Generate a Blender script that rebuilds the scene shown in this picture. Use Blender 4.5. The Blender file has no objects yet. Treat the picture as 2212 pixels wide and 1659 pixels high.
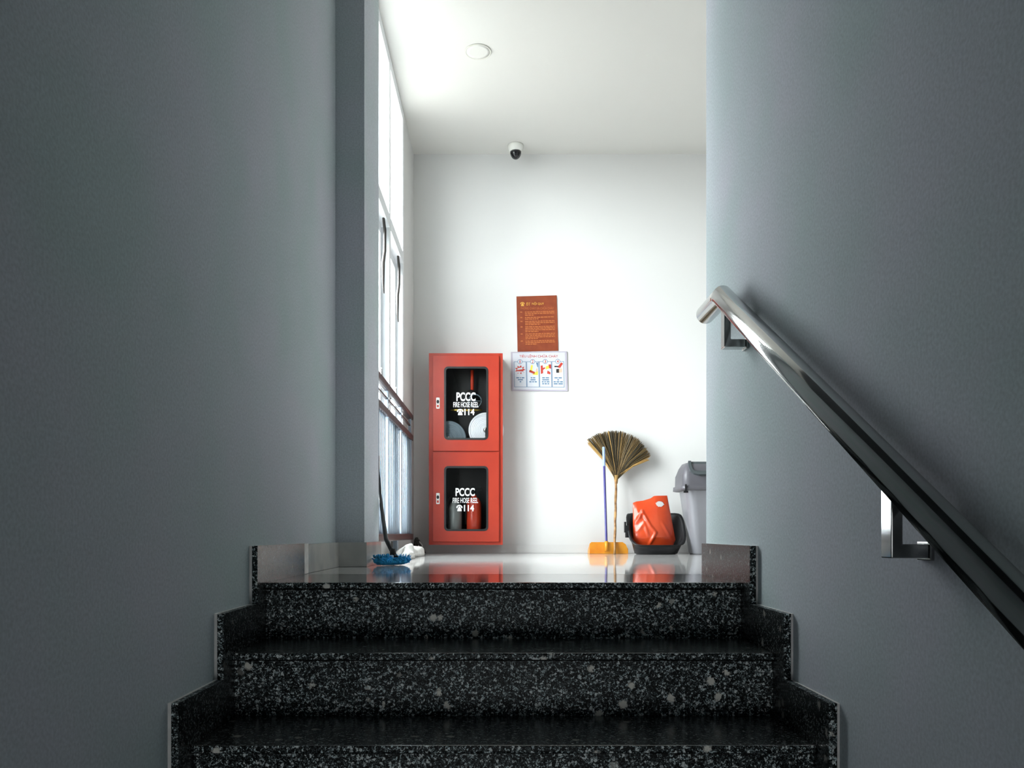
import bpy, bmesh, math, random
from mathutils import Vector, Matrix
random.seed(7)
S = bpy.context.scene
C = S.collection
PI = math.pi

# ------------------------------------------------------------------ camera
EYE = 0.145                 # eye height above the upper landing (z = 0)
F = 1740.0                  # focal length in pixels of a 2212 x 1659 frame
VX, VY = 1088.0, 1152.0     # vanishing point of the stair direction (+Y)
cam_d = bpy.data.cameras.new('camera')
cam_d.sensor_fit = 'HORIZONTAL'
cam_d.sensor_width = 36.0
cam_d.lens = F / 2212 * 36.0
cam_d.shift_x = (1106 - VX) / 2212
cam_d.shift_y = (VY - 829.5) / 2212
cam_d.clip_start = 0.02
cam = bpy.data.objects.new('camera', cam_d)
cam.location = (0, 0, EYE)
cam.rotation_euler = (PI / 2, 0, 0)
C.objects.link(cam)
S.camera = cam

# ------------------------------------------------------------------ world: white overcast sky outside the windows
SKY = 46.0
w = bpy.data.worlds.new('overcast_sky')
S.world = w
w.use_nodes = True
bg = w.node_tree.nodes['Background']
bg.inputs['Strength'].default_value = SKY
# bright cloud above the horizon, darker ground below it
_tc = w.node_tree.nodes.new('ShaderNodeTexCoord')
_sx = w.node_tree.nodes.new('ShaderNodeSeparateXYZ')
_mr = w.node_tree.nodes.new('ShaderNodeMapRange')
_mr.inputs['From Min'].default_value = -0.12
_mr.inputs['From Max'].default_value = 0.06
_mx = w.node_tree.nodes.new('ShaderNodeMixRGB')
_mx.inputs['Color1'].default_value = (0.12, 0.12, 0.115, 1)
_mx.inputs['Color2'].default_value = (0.95, 0.985, 1.0, 1)
w.node_tree.links.new(_tc.outputs['Generated'], _sx.inputs['Vector'])
w.node_tree.links.new(_sx.outputs['Z'], _mr.inputs['Value'])
w.node_tree.links.new(_mr.outputs['Result'], _mx.inputs['Fac'])
w.node_tree.links.new(_mx.outputs['Color'], bg.inputs['Color'])


def area(name, loc, rot, sx, sy, power, col=(1, 1, 1), portal=False, spread=None):
    l = bpy.data.lights.new(name, 'AREA')
    l.shape = 'RECTANGLE'
    l.size, l.size_y = sx, sy
    l.energy = power
    l.color = col
    if portal:
        l.cycles.is_portal = True
    if spread:
        l.spread = spread
    o = bpy.data.objects.new(name, l)
    o.location = loc
    o.rotation_euler = rot
    C.objects.link(o)
    return o


# daylight portal in the window opening (it only guides the sky light)
area('window_daylight', (-0.90, 4.58, 1.5), (0, -PI / 2, 0), 2.85, 1.5, 1, portal=True)
# added fills without a visible source: low behind the viewer, and dim overhead
area('riser_fill', (0.0, -1.70, -0.70), (PI / 2 + 0.08, 0, 0), 1.1, 0.6, 2.3, (0.93, 0.98, 1.0), spread=math.radians(70))
area('stairwell_fill', (0.0, -0.9, 2.40), (0, 0, 0), 0.6, 0.6, 0.25, (0.93, 0.97, 1.0))

S.view_settings.view_transform = 'Standard'
S.view_settings.look = 'None'
S.view_settings.exposure = 0.0
S.view_settings.gamma = 1.0
S.view_settings.use_curve_mapping = False


# ------------------------------------------------------------------ helpers
def at(px, py, Y):
    """point at depth Y that lies on the line of sight through a pixel of the photo"""
    return Vector(((px - VX) * Y / F, Y, EYE + (VY - py) * Y / F))


def ax(px, Y): return (px - VX) * Y / F
def az(py, Y): return EYE + (VY - py) * Y / F


def lin(c):
    c = c / 255.0
    return c / 12.92 if c <= 0.04045 else ((c + 0.055) / 1.055) ** 2.4


def rgb(r, g, b): return (lin(r), lin(g), lin(b), 1)


def mat(name, col, rough=0.5, metal=0.0, spec=0.5, bump=None, coat=0.0):
    m = bpy.data.materials.new(name)
    m.use_nodes = True
    nt = m.node_tree
    b = nt.nodes['Principled BSDF']
    b.inputs['Base Color'].default_value = col if len(col) == 4 else (*col, 1)
    b.inputs['Roughness'].default_value = rough
    b.inputs['Metallic'].default_value = metal
    b.inputs['Specular IOR Level'].default_value = spec
    b.inputs['Coat Weight'].default_value = coat
    if bump:
        tc = nt.nodes.new('ShaderNodeTexCoord')
        n = nt.nodes.new('ShaderNodeTexNoise')
        n.inputs['Scale'].default_value = bump[0]
        n.inputs['Detail'].default_value = 4
        bp = nt.nodes.new('ShaderNodeBump')
        bp.inputs['Strength'].default_value = bump[1]
        bp.inputs['Distance'].default_value = bump[2]
        nt.links.new(tc.outputs['Object'], n.inputs['Vector'])
        nt.links.new(n.outputs['Fac'], bp.inputs['Height'])
        nt.links.new(bp.outputs['Normal'], b.inputs['Normal'])
    return m


def mottled(name, c1, c2, scale, rough, bump=None, metal=0.0, detail=5, lo=0.35, hi=0.65, stretch=(1, 1, 1)):
    m = mat(name, c1, rough, metal)
    nt = m.node_tree
    b = nt.nodes['Principled BSDF']
    tc = nt.nodes.new('ShaderNodeTexCoord')
    mp = nt.nodes.new('ShaderNodeMapping')
    mp.inputs['Scale'].default_value = stretch
    n = nt.nodes.new('ShaderNodeTexNoise')
    n.inputs['Scale'].default_value = scale
    n.inputs['Detail'].default_value = detail
    r = nt.nodes.new('ShaderNodeValToRGB')
    r.color_ramp.elements[0].position = lo
    r.color_ramp.elements[1].position = hi
    r.color_ramp.elements[0].color = c1
    r.color_ramp.elements[1].color = c2
    nt.links.new(tc.outputs['Object'], mp.inputs['Vector'])
    nt.links.new(mp.outputs['Vector'], n.inputs['Vector'])
    nt.links.new(n.outputs['Fac'], r.inputs['Fac'])
    nt.links.new(r.outputs['Color'], b.inputs['Base Color'])
    if bump:
        bp = nt.nodes.new('ShaderNodeBump')
        bp.inputs['Strength'].default_value = bump[0]
        bp.inputs['Distance'].default_value = bump[1]
        nt.links.new(n.outputs['Fac'], bp.inputs['Height'])
        nt.links.new(bp.outputs['Normal'], b.inputs['Normal'])
    return m


def granite(name, rough, spec=0.5, fleck=1.0):
    m = mat(name, (0.01, 0.011, 0.012, 1), rough)
    nt = m.node_tree
    N, L = nt.nodes, nt.links
    b = N['Principled BSDF']
    tc = N.new('ShaderNodeTexCoord')
    nz = N.new('ShaderNodeTexNoise')
    nz.inputs['Scale'].default_value = 210
    nz.inputs['Detail'].default_value = 2
    mx = N.new('ShaderNodeMixRGB')
    mx.blend_type = 'LINEAR_LIGHT'
    mx.inputs['Fac'].default_value = 0.007
    L.new(tc.outputs['Object'], nz.inputs['Vector'])
    L.new(tc.outputs['Object'], mx.inputs['Color1'])
    L.new(nz.outputs['Color'], mx.inputs['Color2'])
    prev = None
    layers = [  # scale, threshold, softness, colour
        (300, 0.42, 0.45, (0.12, 0.15, 0.155, 1)),
        (235, 0.70, 0.14, (0.68, 0.80, 0.81, 1)),
        (140, 0.85, 0.07, (0.84, 0.90, 0.89, 1)),
        (48, 0.978, 0.006, (0.90, 0.88, 0.80, 1)),
    ]
    base = N.new('ShaderNodeRGB')
    base.outputs[0].default_value = (0.005, 0.006, 0.006, 1)
    prev = base.outputs[0]
    for sc, th, so, col in layers:
        v = N.new('ShaderNodeTexVoronoi')
        v.inputs['Scale'].default_value = sc
        L.new(mx.outputs['Color'], v.inputs['Vector'])
        sp = N.new('ShaderNodeSeparateColor')
        L.new(v.outputs['Color'], sp.inputs['Color'])
        mr = N.new('ShaderNodeMapRange')
        mr.inputs['From Min'].default_value = th
        mr.inputs['From Max'].default_value = th + so
        L.new(sp.outputs['Red'], mr.inputs['Value'])
        # grains keep to the middle of their cell
        ed = N.new('ShaderNodeMapRange')
        ed.inputs['From Min'].default_value = 0.62
        ed.inputs['From Max'].default_value = 0.40
        L.new(v.outputs['Distance'], ed.inputs['Value'])
        mu = N.new('ShaderNodeMath')
        mu.operation = 'MULTIPLY'
        L.new(mr.outputs['Result'], mu.inputs[0])
        L.new(ed.outputs['Result'], mu.inputs[1])
        mc = N.new('ShaderNodeMixRGB')
        mc.inputs['Color2'].default_value = (col[0] * fleck, col[1] * fleck, col[2] * fleck, 1)
        L.new(mu.outputs['Value'], mc.inputs['Fac'])
        L.new(prev, mc.inputs['Color1'])
        prev = mc.outputs['Color']
    L.new(prev, b.inputs['Base Color'])
    b.inputs['Specular IOR Level'].default_value = spec
    return m


def tile_mat(name, c1, c2, grout, size, off, rough):
    m = mat(name, c1, rough)
    nt = m.node_tree
    N, L = nt.nodes, nt.links
    b = N['Principled BSDF']
    tc = N.new('ShaderNodeTexCoord')
    mp = N.new('ShaderNodeMapping')
    mp.inputs['Location'].default_value = off
    br = N.new('ShaderNodeTexBrick')
    br.offset = 0.0
    br.inputs['Color1'].default_value = c1
    br.inputs['Color2'].default_value = c2
    br.inputs['Mortar'].default_value = grout
    br.inputs['Scale'].default_value = 1.0
    br.inputs['Mortar Size'].default_value = 0.0022
    br.inputs['Mortar Smooth'].default_value = 0.1
    br.inputs['Brick Width'].default_value = size
    br.inputs['Row Height'].default_value = size
    L.new(tc.outputs['Object'], mp.inputs['Vector'])
    L.new(mp.outputs['Vector'], br.inputs['Vector'])
    L.new(br.outputs['Color'], b.inputs['Base Color'])
    # faint waviness of the polished surface
    nz = N.new('ShaderNodeTexNoise')
    nz.inputs['Scale'].default_value = 7
    bp = N.new('ShaderNodeBump')
    bp.inputs['Strength'].default_value = 0.06
    bp.inputs['Distance'].default_value = 0.002
    L.new(tc.outputs['Object'], nz.inputs['Vector'])
    L.new(nz.outputs['Fac'], bp.inputs['Height'])
    L.new(bp.outputs['Normal'], b.inputs['Normal'])
    return m


def pane_mat(name, tint, refl=1.0, rough=0.0):
    """thin clear pane: see-through, with a mirror reflection that grows towards grazing angles"""
    m = bpy.data.materials.new(name)
    m.use_nodes = True
    nt = m.node_tree
    N, L = nt.nodes, nt.links
    N.remove(N['Principled BSDF'])
    out = N['Material Output']
    tr = N.new('ShaderNodeBsdfTransparent')
    tr.inputs['Color'].default_value = tint
    gl = N.new('ShaderNodeBsdfGlossy')
    gl.inputs['Roughness'].default_value = rough
    fr = N.new('ShaderNodeFresnel')
    fr.inputs['IOR'].default_value = 1.45
    mu = N.new('ShaderNodeMath')
    mu.operation = 'MULTIPLY'
    mu.inputs[1].default_value = refl
    mx = N.new('ShaderNodeMixShader')
    L.new(fr.outputs[0], mu.inputs[0])
    L.new(mu.outputs[0], mx.inputs['Fac'])
    L.new(tr.outputs[0], mx.inputs[1])
    L.new(gl.outputs[0], mx.inputs[2])
    L.new(mx.outputs[0], out.inputs['Surface'])
    return m


M = {}
M['stair_wall'] = mottled('shade_tinted_stair_paint', (0.505, 0.585, 0.59, 1), (0.575, 0.59, 0.64, 1), 2.2, 0.75, None)  # blue-green cast of the shade is mixed into this paint
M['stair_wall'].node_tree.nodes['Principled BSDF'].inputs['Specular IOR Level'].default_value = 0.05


def add_grain(m, scale, amount):
    nt = m.node_tree
    b = nt.nodes['Principled BSDF']
    src = b.inputs['Base Color'].links[0].from_socket
    tc = nt.nodes.new('ShaderNodeTexCoord')
    n = nt.nodes.new('ShaderNodeTexNoise')
    n.inputs['Scale'].default_value = scale
    n.inputs['Detail'].default_value = 2
    mr = nt.nodes.new('ShaderNodeMapRange')
    mr.inputs['From Min'].default_value = 0.3
    mr.inputs['From Max'].default_value = 0.7
    mr.inputs['To Min'].default_value = 1 - amount
    mr.inputs['To Max'].default_value = 1 + amount
    mx = nt.nodes.new('ShaderNodeMixRGB')
    mx.blend_type = 'MULTIPLY'
    mx.inputs['Fac'].default_value = 1
    nt.links.new(tc.outputs['Object'], n.inputs['Vector'])
    nt.links.new(n.outputs['Fac'], mr.inputs['Value'])
    nt.links.new(src, mx.inputs['Color1'])
    nt.links.new(mr.outputs['Result'], mx.inputs['Color2'])
    nt.links.new(mx.outputs['Color'], b.inputs['Base Color'])


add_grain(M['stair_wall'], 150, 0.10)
M['white_wall'] = mat('white_wall_paint', (0.65, 0.645, 0.63, 1), 0.7, bump=(160, 0.05, 0.002))
M['dark_wall'] = mat('dark_bounce_absorber', (0.06, 0.065, 0.07, 1), 0.7)  # dark tone chosen to soak up bounced light on unseen surfaces
M['far_wall'] = mat('grey_far_wall_paint', (0.22, 0.22, 0.22, 1), 0.7)  # grey chosen to cut light bounced from this unseen wall
M['ceiling'] = mat('white_ceiling_paint', (0.66, 0.65, 0.615, 1), 0.8)
M['granite'] = granite('speckled_black_granite', 0.40, 0.10)
M['granite_top'] = granite('polished_granite_shade_dimmed', 0.09, 0.5, 0.3)  # polished, with flecks dimmed so the top looks shaded
M['granite_tread'] = granite('tread_granite_shade_dimmed', 0.22, 0.4, 0.22)  # same stone, flecks dimmed further to paint in shade
M['tile'] = tile_mat('polished_white_tile', (0.66, 0.65, 0.64, 1), (0.63, 0.62, 0.61, 1), (0.33, 0.32, 0.30, 1), 0.63, (0.316, 0.13, 0), 0.05)
M['skirt_tile'] = mottled('grey_marble_tile', (0.50, 0.50, 0.48, 1), (0.64, 0.62, 0.59, 1), 9, 0.05)
M['white_tile'] = mat('white_tile', (0.64, 0.63, 0.615, 1), 0.15)
M['grout'] = mottled('white_grout', (0.92, 0.89, 0.86, 1), (0.80, 0.78, 0.75, 1), 40, 0.9)
M['chrome'] = mat('polished_stainless_steel', (0.44, 0.44, 0.43, 1), 0.09, 1.0)
M['chrome_dull'] = mat('brushed_stainless_steel', (0.42, 0.42, 0.41, 1), 0.22, 1.0)
M['red'] = mottled('red_cabinet_enamel', rgb(162, 45, 25), rgb(170, 52, 30), 5, 0.38)
M['cab_in'] = mat('shade_black_cabinet_inside', (0.008, 0.006, 0.006, 1), 0.6)  # near-black stands for the unlit depth of the cabinet
M['black'] = mat('black_rubber', (0.008, 0.008, 0.008, 1), 0.45)
M['black_plastic'] = mat('black_plastic', (0.007, 0.007, 0.008, 1), 0.42, 0.0, 0.3)
M['cab_glass'] = pane_mat('cabinet_glass', (0.95, 0.96, 0.96, 1), 0.5)
M['win_glass'] = pane_mat('window_glass', (0.96, 0.98, 0.98, 1), 0.5)
M['white_letter'] = mat('white_lettering', (0.86, 0.86, 0.85, 1), 0.5)
M['hose_white'] = mat('white_canvas_hose', (0.86, 0.86, 0.89, 1), 0.6)
M['hose_grey'] = mat('shade_grey_canvas_hose', (0.15, 0.19, 0.22, 1), 0.5)  # same canvas as the white hose, greyed to paint in shade
M['brass'] = mat('brass', (0.70, 0.46, 0.10, 1), 0.3, 0.9)
M['ext_red'] = mat('red_bottle_enamel', rgb(200, 62, 38), 0.25)
M['ext_dark'] = mat('grey_green_bottle', (0.20, 0.21, 0.20, 1), 0.22)
M['frame'] = mat('white_window_frame', (0.82, 0.84, 0.86, 1), 0.4)
M['steel_blue'] = mat('blue_grey_painted_steel', (0.26, 0.31, 0.37, 1), 0.4)
M['rail_brown'] = mottled('brown_painted_rail', (0.030, 0.016, 0.015, 1), (0.055, 0.04, 0.042, 1), 6, 0.4)
M['stay'] = mat('black_window_stay', (0.03, 0.025, 0.022, 1), 0.5)
M['offwhite'] = mat('off_white_plastic', (0.74, 0.74, 0.69, 1), 0.4)
M['ring'] = mat('pale_lamp_ring', (0.62, 0.61, 0.55, 1), 0.5)
M['smoke'] = mat('smoked_dome', (0.006, 0.006, 0.008, 1), 0.08)
M['yellow'] = mottled('amber_plastic', rgb(206, 120, 20), rgb(214, 146, 34), 9, 0.35)
M['blue_stick'] = mat('blue_violet_tube', rgb(66, 62, 128), 0.35)
M['blue_grip'] = mat('pale_blue_grip', rgb(140, 160, 195), 0.4)
M['bamboo'] = mottled('bamboo_stick', rgb(196, 150, 92), rgb(120, 80, 44), 9, 0.5, None, stretch=(1, 1, 3))
M['straw_a'] = mat('straw_light', rgb(176, 140, 82), 0.7)
M['straw_b'] = mat('straw_mid', rgb(116, 92, 52), 0.7)
M['straw_c'] = mat('straw_dark', rgb(54, 46, 28), 0.7)
M['orange'] = mottled('orange_film', rgb(176, 54, 21), rgb(188, 66, 28), 6, 0.27, (0.25, 0.01))
M['bin_grey'] = mat('grey_bin_plastic', (0.17, 0.17, 0.185, 1), 0.3)
M['bin_lid'] = mat('dark_grey_lid_plastic', (0.08, 0.077, 0.088, 1), 0.4)
M['bin_flap'] = mat('slate_flap_plastic', (0.055, 0.065, 0.07, 1), 0.35)
M['mop_dark'] = mottled('blue_microfibre', rgb(40, 140, 186), rgb(60, 185, 250), 30, 0.9)
M['mop_light'] = mottled('light_blue_microfibre', rgb(120, 195, 250), rgb(235, 245, 255), 60, 0.9)
M['mop_handle'] = mat('dark_metal_handle', (0.03, 0.033, 0.036, 1), 0.35, 0.4)
M['rag'] = mottled('white_cotton', (0.80, 0.79, 0.76, 1), (0.66, 0.65, 0.62, 1), 25, 0.95)
M['yarn'] = mottled('grey_yarn', (0.015, 0.015, 0.014, 1), (0.07, 0.065, 0.06, 1), 60, 0.95)
M['poster'] = mottled('rust_red_poster', rgb(122, 52, 27), rgb(136, 64, 34), 14, 0.4)
M['poster_text'] = mat('orange_print', rgb(172, 96, 46), 0.5)
M['poster_head'] = mat('yellow_print', rgb(206, 154, 62), 0.5)
M['sign'] = mat('white_sign_sheet', (0.56, 0.57, 0.61, 1), 0.35)
M['sign_edge'] = mat('lilac_sign_border', rgb(172, 166, 178), 0.4)
M['sign_white'] = mat('white_sign_field', (0.58, 0.60, 0.64, 1), 0.35)
M['p_red'] = mat('red_print', rgb(186, 58, 42), 0.5)
M['p_blue'] = mat('blue_print', rgb(74, 112, 146), 0.5)
M['p_yellow'] = mat('yellow_sign_print', rgb(230, 200, 70), 0.5)
M['p_black'] = mat('black_print', rgb(40, 36, 36), 0.5)
M['p_skin'] = mat('tan_print', rgb(206, 176, 152), 0.5)


class MB:
    """collects shapes; build() links them as one mesh object"""

    def __init__(self):
        self.bm = bmesh.new()
        self.mi = 0
        self.mats = []

    def use(self, m):
        if m not in self.mats:
            self.mats.append(m)
        self.mi = self.mats.index(m)
        return self

    def face(self, vs, smooth=False):
        try:
            f = self.bm.faces.new(vs)
        except ValueError:
            return None
        f.material_index = self.mi
        f.smooth = smooth
        return f

    def verts(self, pts): return [self.bm.verts.new(p) for p in pts]

    def box(self, x0, x1, y0, y1, z0, z1, bev=0.0, mtx=None):
        v = self.verts([(x0, y0, z0), (x1, y0, z0), (x1, y1, z0), (x0, y1, z0), (x0, y0, z1), (x1, y0, z1), (x1, y1, z1), (x0, y1, z1)])
        fs = [self.face([v[i] for i in q]) for q in ((0, 3, 2, 1), (4, 5, 6, 7), (0, 1, 5, 4), (1, 2, 6, 5), (2, 3, 7, 6), (3, 0, 4, 7))]
        if bev:
            es = list({e for f in fs for e in f.edges})
            r = bmesh.ops.bevel(self.bm, geom=es, offset=bev, segments=2, profile=0.7, affect='EDGES')
            for f in r['faces']:
                f.material_index = self.mi
            v = list({q for f in r['faces'] for q in f.verts} | {q for q in v if q.is_valid})
        if mtx:
            for q in v:
                if q.is_valid:
                    q.co = mtx @ q.co
        return self

    def loft(self, loops, cap0=True, cap1=True, smooth=True, closed=True):
        rings = [self.verts(l) for l in loops]
        n = len(rings[0])
        for a, b in zip(rings, rings[1:]):
            for i in range(n if closed else n - 1):
                j = (i + 1) % n
                self.face([a[i], a[j], b[j], b[i]], smooth)
        if cap0:
            self.face(list(reversed(rings[0])))
        if cap1:
            self.face(rings[-1])
        return rings

    def tube(self, pts, r, n=12, caps=True, smooth=True):
        pts = [Vector(p) for p in pts]
        rs = r if isinstance(r, (list, tuple)) else [r] * len(pts)
        loops = []
        up = None
        for i, p in enumerate(pts):
            if i == 0: t = pts[1] - p
            elif i == len(pts) - 1: t = p - pts[i - 1]
            else: t = (pts[i + 1] - p).normalized() + (p - pts[i - 1]).normalized()
            t.normalize()
            if up is None:
                up = Vector((0, 0, 1)) if abs(t.z) < 0.9 else Vector((1, 0, 0))
            a = t.cross(up).normalized()
            b = a.cross(t).normalized()
            up = b
            k = 1.0
            if 0 < i < len(pts) - 1:
                d = (pts[i + 1] - p).normalized().dot((p - pts[i - 1]).normalized())
                k = 1 / max(0.5, math.sqrt(max(0.01, (1 + d) / 2)))
            loops.append([p + (a * math.cos(2 * PI * q / n) + b * math.sin(2 * PI * q / n) * k) * rs[i] for q in range(n)])
        self.loft(loops, caps, caps, smooth)
        return self

    def lathe(self, prof, c, axis='Z', n=32, smooth=True):
        """prof: (radius, height) pairs along the axis from c"""
        c = Vector(c)
        loops = []
        for r, h in prof:
            l = []
            for q in range(n):
                a = 2 * PI * q / n
                x, y = max(r, 1e-5) * math.cos(a), max(r, 1e-5) * math.sin(a)
                l.append(c + (Vector((x, y, h)) if axis == 'Z' else Vector((x, h, y)) if axis == 'Y' else Vector((h, x, y))))
            loops.append(l)
        self.loft(loops, True, True, smooth)
        return self

    def prism_x(self, poly, x0, x1):
        """polygon of (y, z) pushed along x"""
        a = self.verts([(x0, y, z) for y, z in poly])
        b = self.verts([(x1, y, z) for y, z in poly])
        n = len(poly)
        self.face(a)
        self.face(list(reversed(b)))
        for i in range(n):
            j = (i + 1) % n
            self.face([a[j], a[i], b[i], b[j]])
        return self

    def plate(self, poly, y, t):
        """flat polygon of (x, z) facing -Y, thickness t"""
        a = self.verts([(x, y, z) for x, z in poly])
        b = self.verts([(x, y + t, z) for x, z in poly])
        n = len(poly)
        self.face(a)
        self.face(list(reversed(b)))
        for i in range(n):
            j = (i + 1) % n
            self.face([a[j], a[i], b[i], b[j]])
        return self

    def ringplate(self, outer, inner, y, t):
        """plate with a hole; outer and inner are (x, z) loops of equal length"""
        n = len(outer)
        of, inf = self.verts([(x, y, z) for x, z in outer]), self.verts([(x, y, z) for x, z in inner])
        ob, ib = self.verts([(x, y + t, z) for x, z in outer]), self.verts([(x, y + t, z) for x, z in inner])
        for i in range(n):
            j = (i + 1) % n
            self.face([of[i], of[j], inf[j], inf[i]])
            self.face([ob[j], ob[i], ib[i], ib[j]])
            self.face([of[j], of[i], ob[i], ob[j]])
            self.face([inf[i], inf[j], ib[j], ib[i]])
        return self

    def build(self, name, m=None, parent=None, bevel=None):
        bmesh.ops.recalc_face_normals(self.bm, faces=self.bm.faces[:])
        me = bpy.data.meshes.new(name)
        self.bm.to_mesh(me)
        self.bm.free()
        for q in ([m] if m else self.mats):
            me.materials.append(q)
        o = bpy.data.objects.new(name, me)
        C.objects.link(o)
        if parent:
            o.parent = parent
            o.matrix_parent_inverse = parent.matrix_world.inverted() if False else Matrix.Translation(-parent_loc(parent))
        if bevel:
            bv = o.modifiers.new('bevel', 'BEVEL')
            bv.width = bevel
            bv.segments = 3
            bv.limit_method = 'ANGLE'
        return o


def parent_loc(p):
    v = Vector(p.location)
    if p.parent:
        v = v + Vector((0, 0, 0)) if p.type == 'MESH' else v
    return v


def tag(o, label, cat, group=None, kind=None):
    o['label'] = label
    o['category'] = cat
    if group: o['group'] = group
    if kind: o['kind'] = kind
    return o


def thing(name, label, cat, loc=(0, 0, 0), group=None, kind=None):
    o = bpy.data.objects.new(name, None)
    o.empty_display_size = 0.1
    o.location = loc
    C.objects.link(o)
    if cat:
        tag(o, label, cat, group, kind)
    elif kind:
        o['kind'] = kind
        if label: o['label'] = label
    return o


def struct(name, mb, m, parent=None, label=None, cat=None, bevel=None):
    o = mb.build(name, m, parent, bevel)
    if not parent:
        o['kind'] = 'structure'
        if label: o['label'] = label
        if cat: o['category'] = cat
    return o


def rrect(x0, x1, z0, z1, r, n=6):
    pts = []
    for cx, cz, a0 in ((x1 - r, z1 - r, 0), (x0 + r, z1 - r, 90), (x0 + r, z0 + r, 180), (x1 - r, z0 + r, 270)):
        for k in range(n + 1):
            a = math.radians(a0 + 90 * k / n)
            pts.append((cx + r * math.cos(a), cz + r * math.sin(a)))
    return pts


def disc(cx, cz, rx, rz=None, n=20):
    rz = rz or rx
    return [(cx + rx * math.cos(2 * PI * k / n), cz + rz * math.sin(2 * PI * k / n)) for k in range(n)]


def text_into(mb, s, x0, x1, z0, z1, y, t=0.0008, bold=0.0):
    """letters fitted to a rectangle on a plane facing -Y"""
    cu = bpy.data.curves.new('t', 'FONT')
    cu.body = s
    cu.size = 1.0
    cu.offset = bold
    cu.resolution_u = 4
    o = bpy.data.objects.new('t', cu)
    C.objects.link(o)
    dg = bpy.context.evaluated_depsgraph_get()
    dg.update()
    me = bpy.data.meshes.new_from_object(o.evaluated_get(dg))
    vs = [v.co.copy() for v in me.vertices]
    ps = [list(p.vertices) for p in me.polygons]
    bpy.data.objects.remove(o)
    bpy.data.curves.remove(cu)
    bpy.data.meshes.remove(me)
    a0, a1 = min(v.x for v in vs), max(v.x for v in vs)
    b0, b1 = min(v.y for v in vs), max(v.y for v in vs)
    nv = mb.verts([(x0 + (v.x - a0) / (a1 - a0) * (x1 - x0), y, z0 + (v.y - b0) / (b1 - b0) * (z1 - z0)) for v in vs])
    for p in ps:
        mb.face([nv[i] for i in p])


# ------------------------------------------------------------------ the setting
XW = 0.727          # stair walls stand at x = -XW and +XW
CE = 2.908          # ceiling height
YB = 5.87           # back wall
YN = 2.37           # front edge of the landing
RISE, RUN = 0.166, 0.28
NST = 9
LOW = -RISE * NST

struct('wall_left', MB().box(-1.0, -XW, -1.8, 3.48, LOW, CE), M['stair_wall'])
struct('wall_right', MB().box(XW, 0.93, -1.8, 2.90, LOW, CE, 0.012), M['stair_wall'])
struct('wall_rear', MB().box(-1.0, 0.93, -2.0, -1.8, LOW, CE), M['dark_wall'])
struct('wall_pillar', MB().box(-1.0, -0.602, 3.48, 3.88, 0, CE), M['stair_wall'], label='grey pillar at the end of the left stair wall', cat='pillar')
struct('wall_front', MB().box(0.93, 3.6, 2.70, 2.90, 0, CE), M['white_wall'])
struct('wall_back', MB().box(-1.0, 3.8, YB, YB + 0.2, 0, CE), M['white_wall'])
wl = MB()
wl.box(-0.86, -0.656, 3.88, YB, 0, 0.10)          # kerb under the windows
wl.box(-0.86, -0.656, 5.29, YB, 0.10, CE)         # pier beside the back wall
struct('wall_window_side', wl, M['white_wall'])
wr = MB()
wr.box(3.6, 3.8, 2.70, YB, 0, CE)
struct('wall_far_right', wr, M['far_wall'])
struct('ceiling', MB().box(-1.0, 3.8, -2.0, YB + 0.2, CE, CE + 0.15), M['ceiling'])
struct('stair_bounce_slab', MB().box(-XW + 0.001, XW - 0.001, -1.799, 2.88, 2.45, 2.60), M['dark_wall'])  # dark slab added out of view to stop ceiling bounce in the stairwell
fl = MB()
fl.box(-0.86, 3.8, 2.90, YB, -0.15, 0)
fl.box(-XW, XW, 2.87, 2.90, LOW, 0)
struct('floor', fl, M['tile'])
struct('floor_lower_landing', MB().box(-1.0, 0.93, -2.0, 2.95, LOW - 0.1, LOW), M['granite_top'])

# --- staircase
XS = 0.703
st = thing('staircase', 'flight of speckled black granite steps rising to the bright landing', 'stairs', (0, YN, LOW))
for k in range(NST):
    yf, zt = YN - RUN * k, -RISE * k
    yb = 2.87 if k == 0 else yf + RUN + 0.022
    b = MB()
    b.box(-XS, XS, yf, yb, zt - 0.018, zt, 0.005)
    td = b.build('tread', M['granite_top'] if k == 0 else M['granite_tread'], st)
    td.data.materials.append(M['granite'])            # front edge keeps full flecks; the top is dimmed as shade
    for p in td.data.polygons:
        if p.normal.y < -0.25: p.material_index = 1
    b = MB()
    b.box(-XS, XS, yf + 0.016, yf + 0.030, zt - RISE, zt - 0.0225)
    b.build('riser', M['granite'], st)
    if k:
        b = MB()
        b.box(-XS, XS, yf + 0.045, yf + RUN + 0.009, zt - RISE, zt - 0.0185)
    else:
        b = MB()
        b.box(-XS, XS, yf + 0.045, 2.869, zt - RISE, zt - 0.0185)
    b.build('core', M['granite'], st)

# --- stepped granite skirtings on both stair walls
def skirting(side):
    up = 0.109
    lead = 0.068
    yend = 2.845 if side < 0 else 2.862
    pts = [(yend, -0.001), (yend, up)]
    for k in range(NST):
        yf, zt = YN - RUN * k, -RISE * k
        pts.append((yf - lead, zt + up))
        pts.append((yf - lead, zt - RISE + up))
    yl = YN - RUN * (NST - 1) - lead - 0.5
    pts[-1] = (YN - RUN * (NST - 1) - lead, LOW + up)
    pts += [(yl, LOW + up), (yl, LOW)]
    # underside follows the flight
    pts += [(YN - RUN * (NST - 1) + 0.02, LOW)]
    for k in range(NST - 1, 0, -1):
        yf = YN - RUN * k
        pts.append((yf + 0.02, -RISE * k - 0.03))
        pts.append((yf + RUN + 0.02, -RISE * k - 0.03))
    pts.append((YN + 0.02, -0.03))
    pts.append((yend, -0.03))
    return [p for i, p in enumerate(pts) if i == 0 or p != pts[i - 1]]


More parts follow.
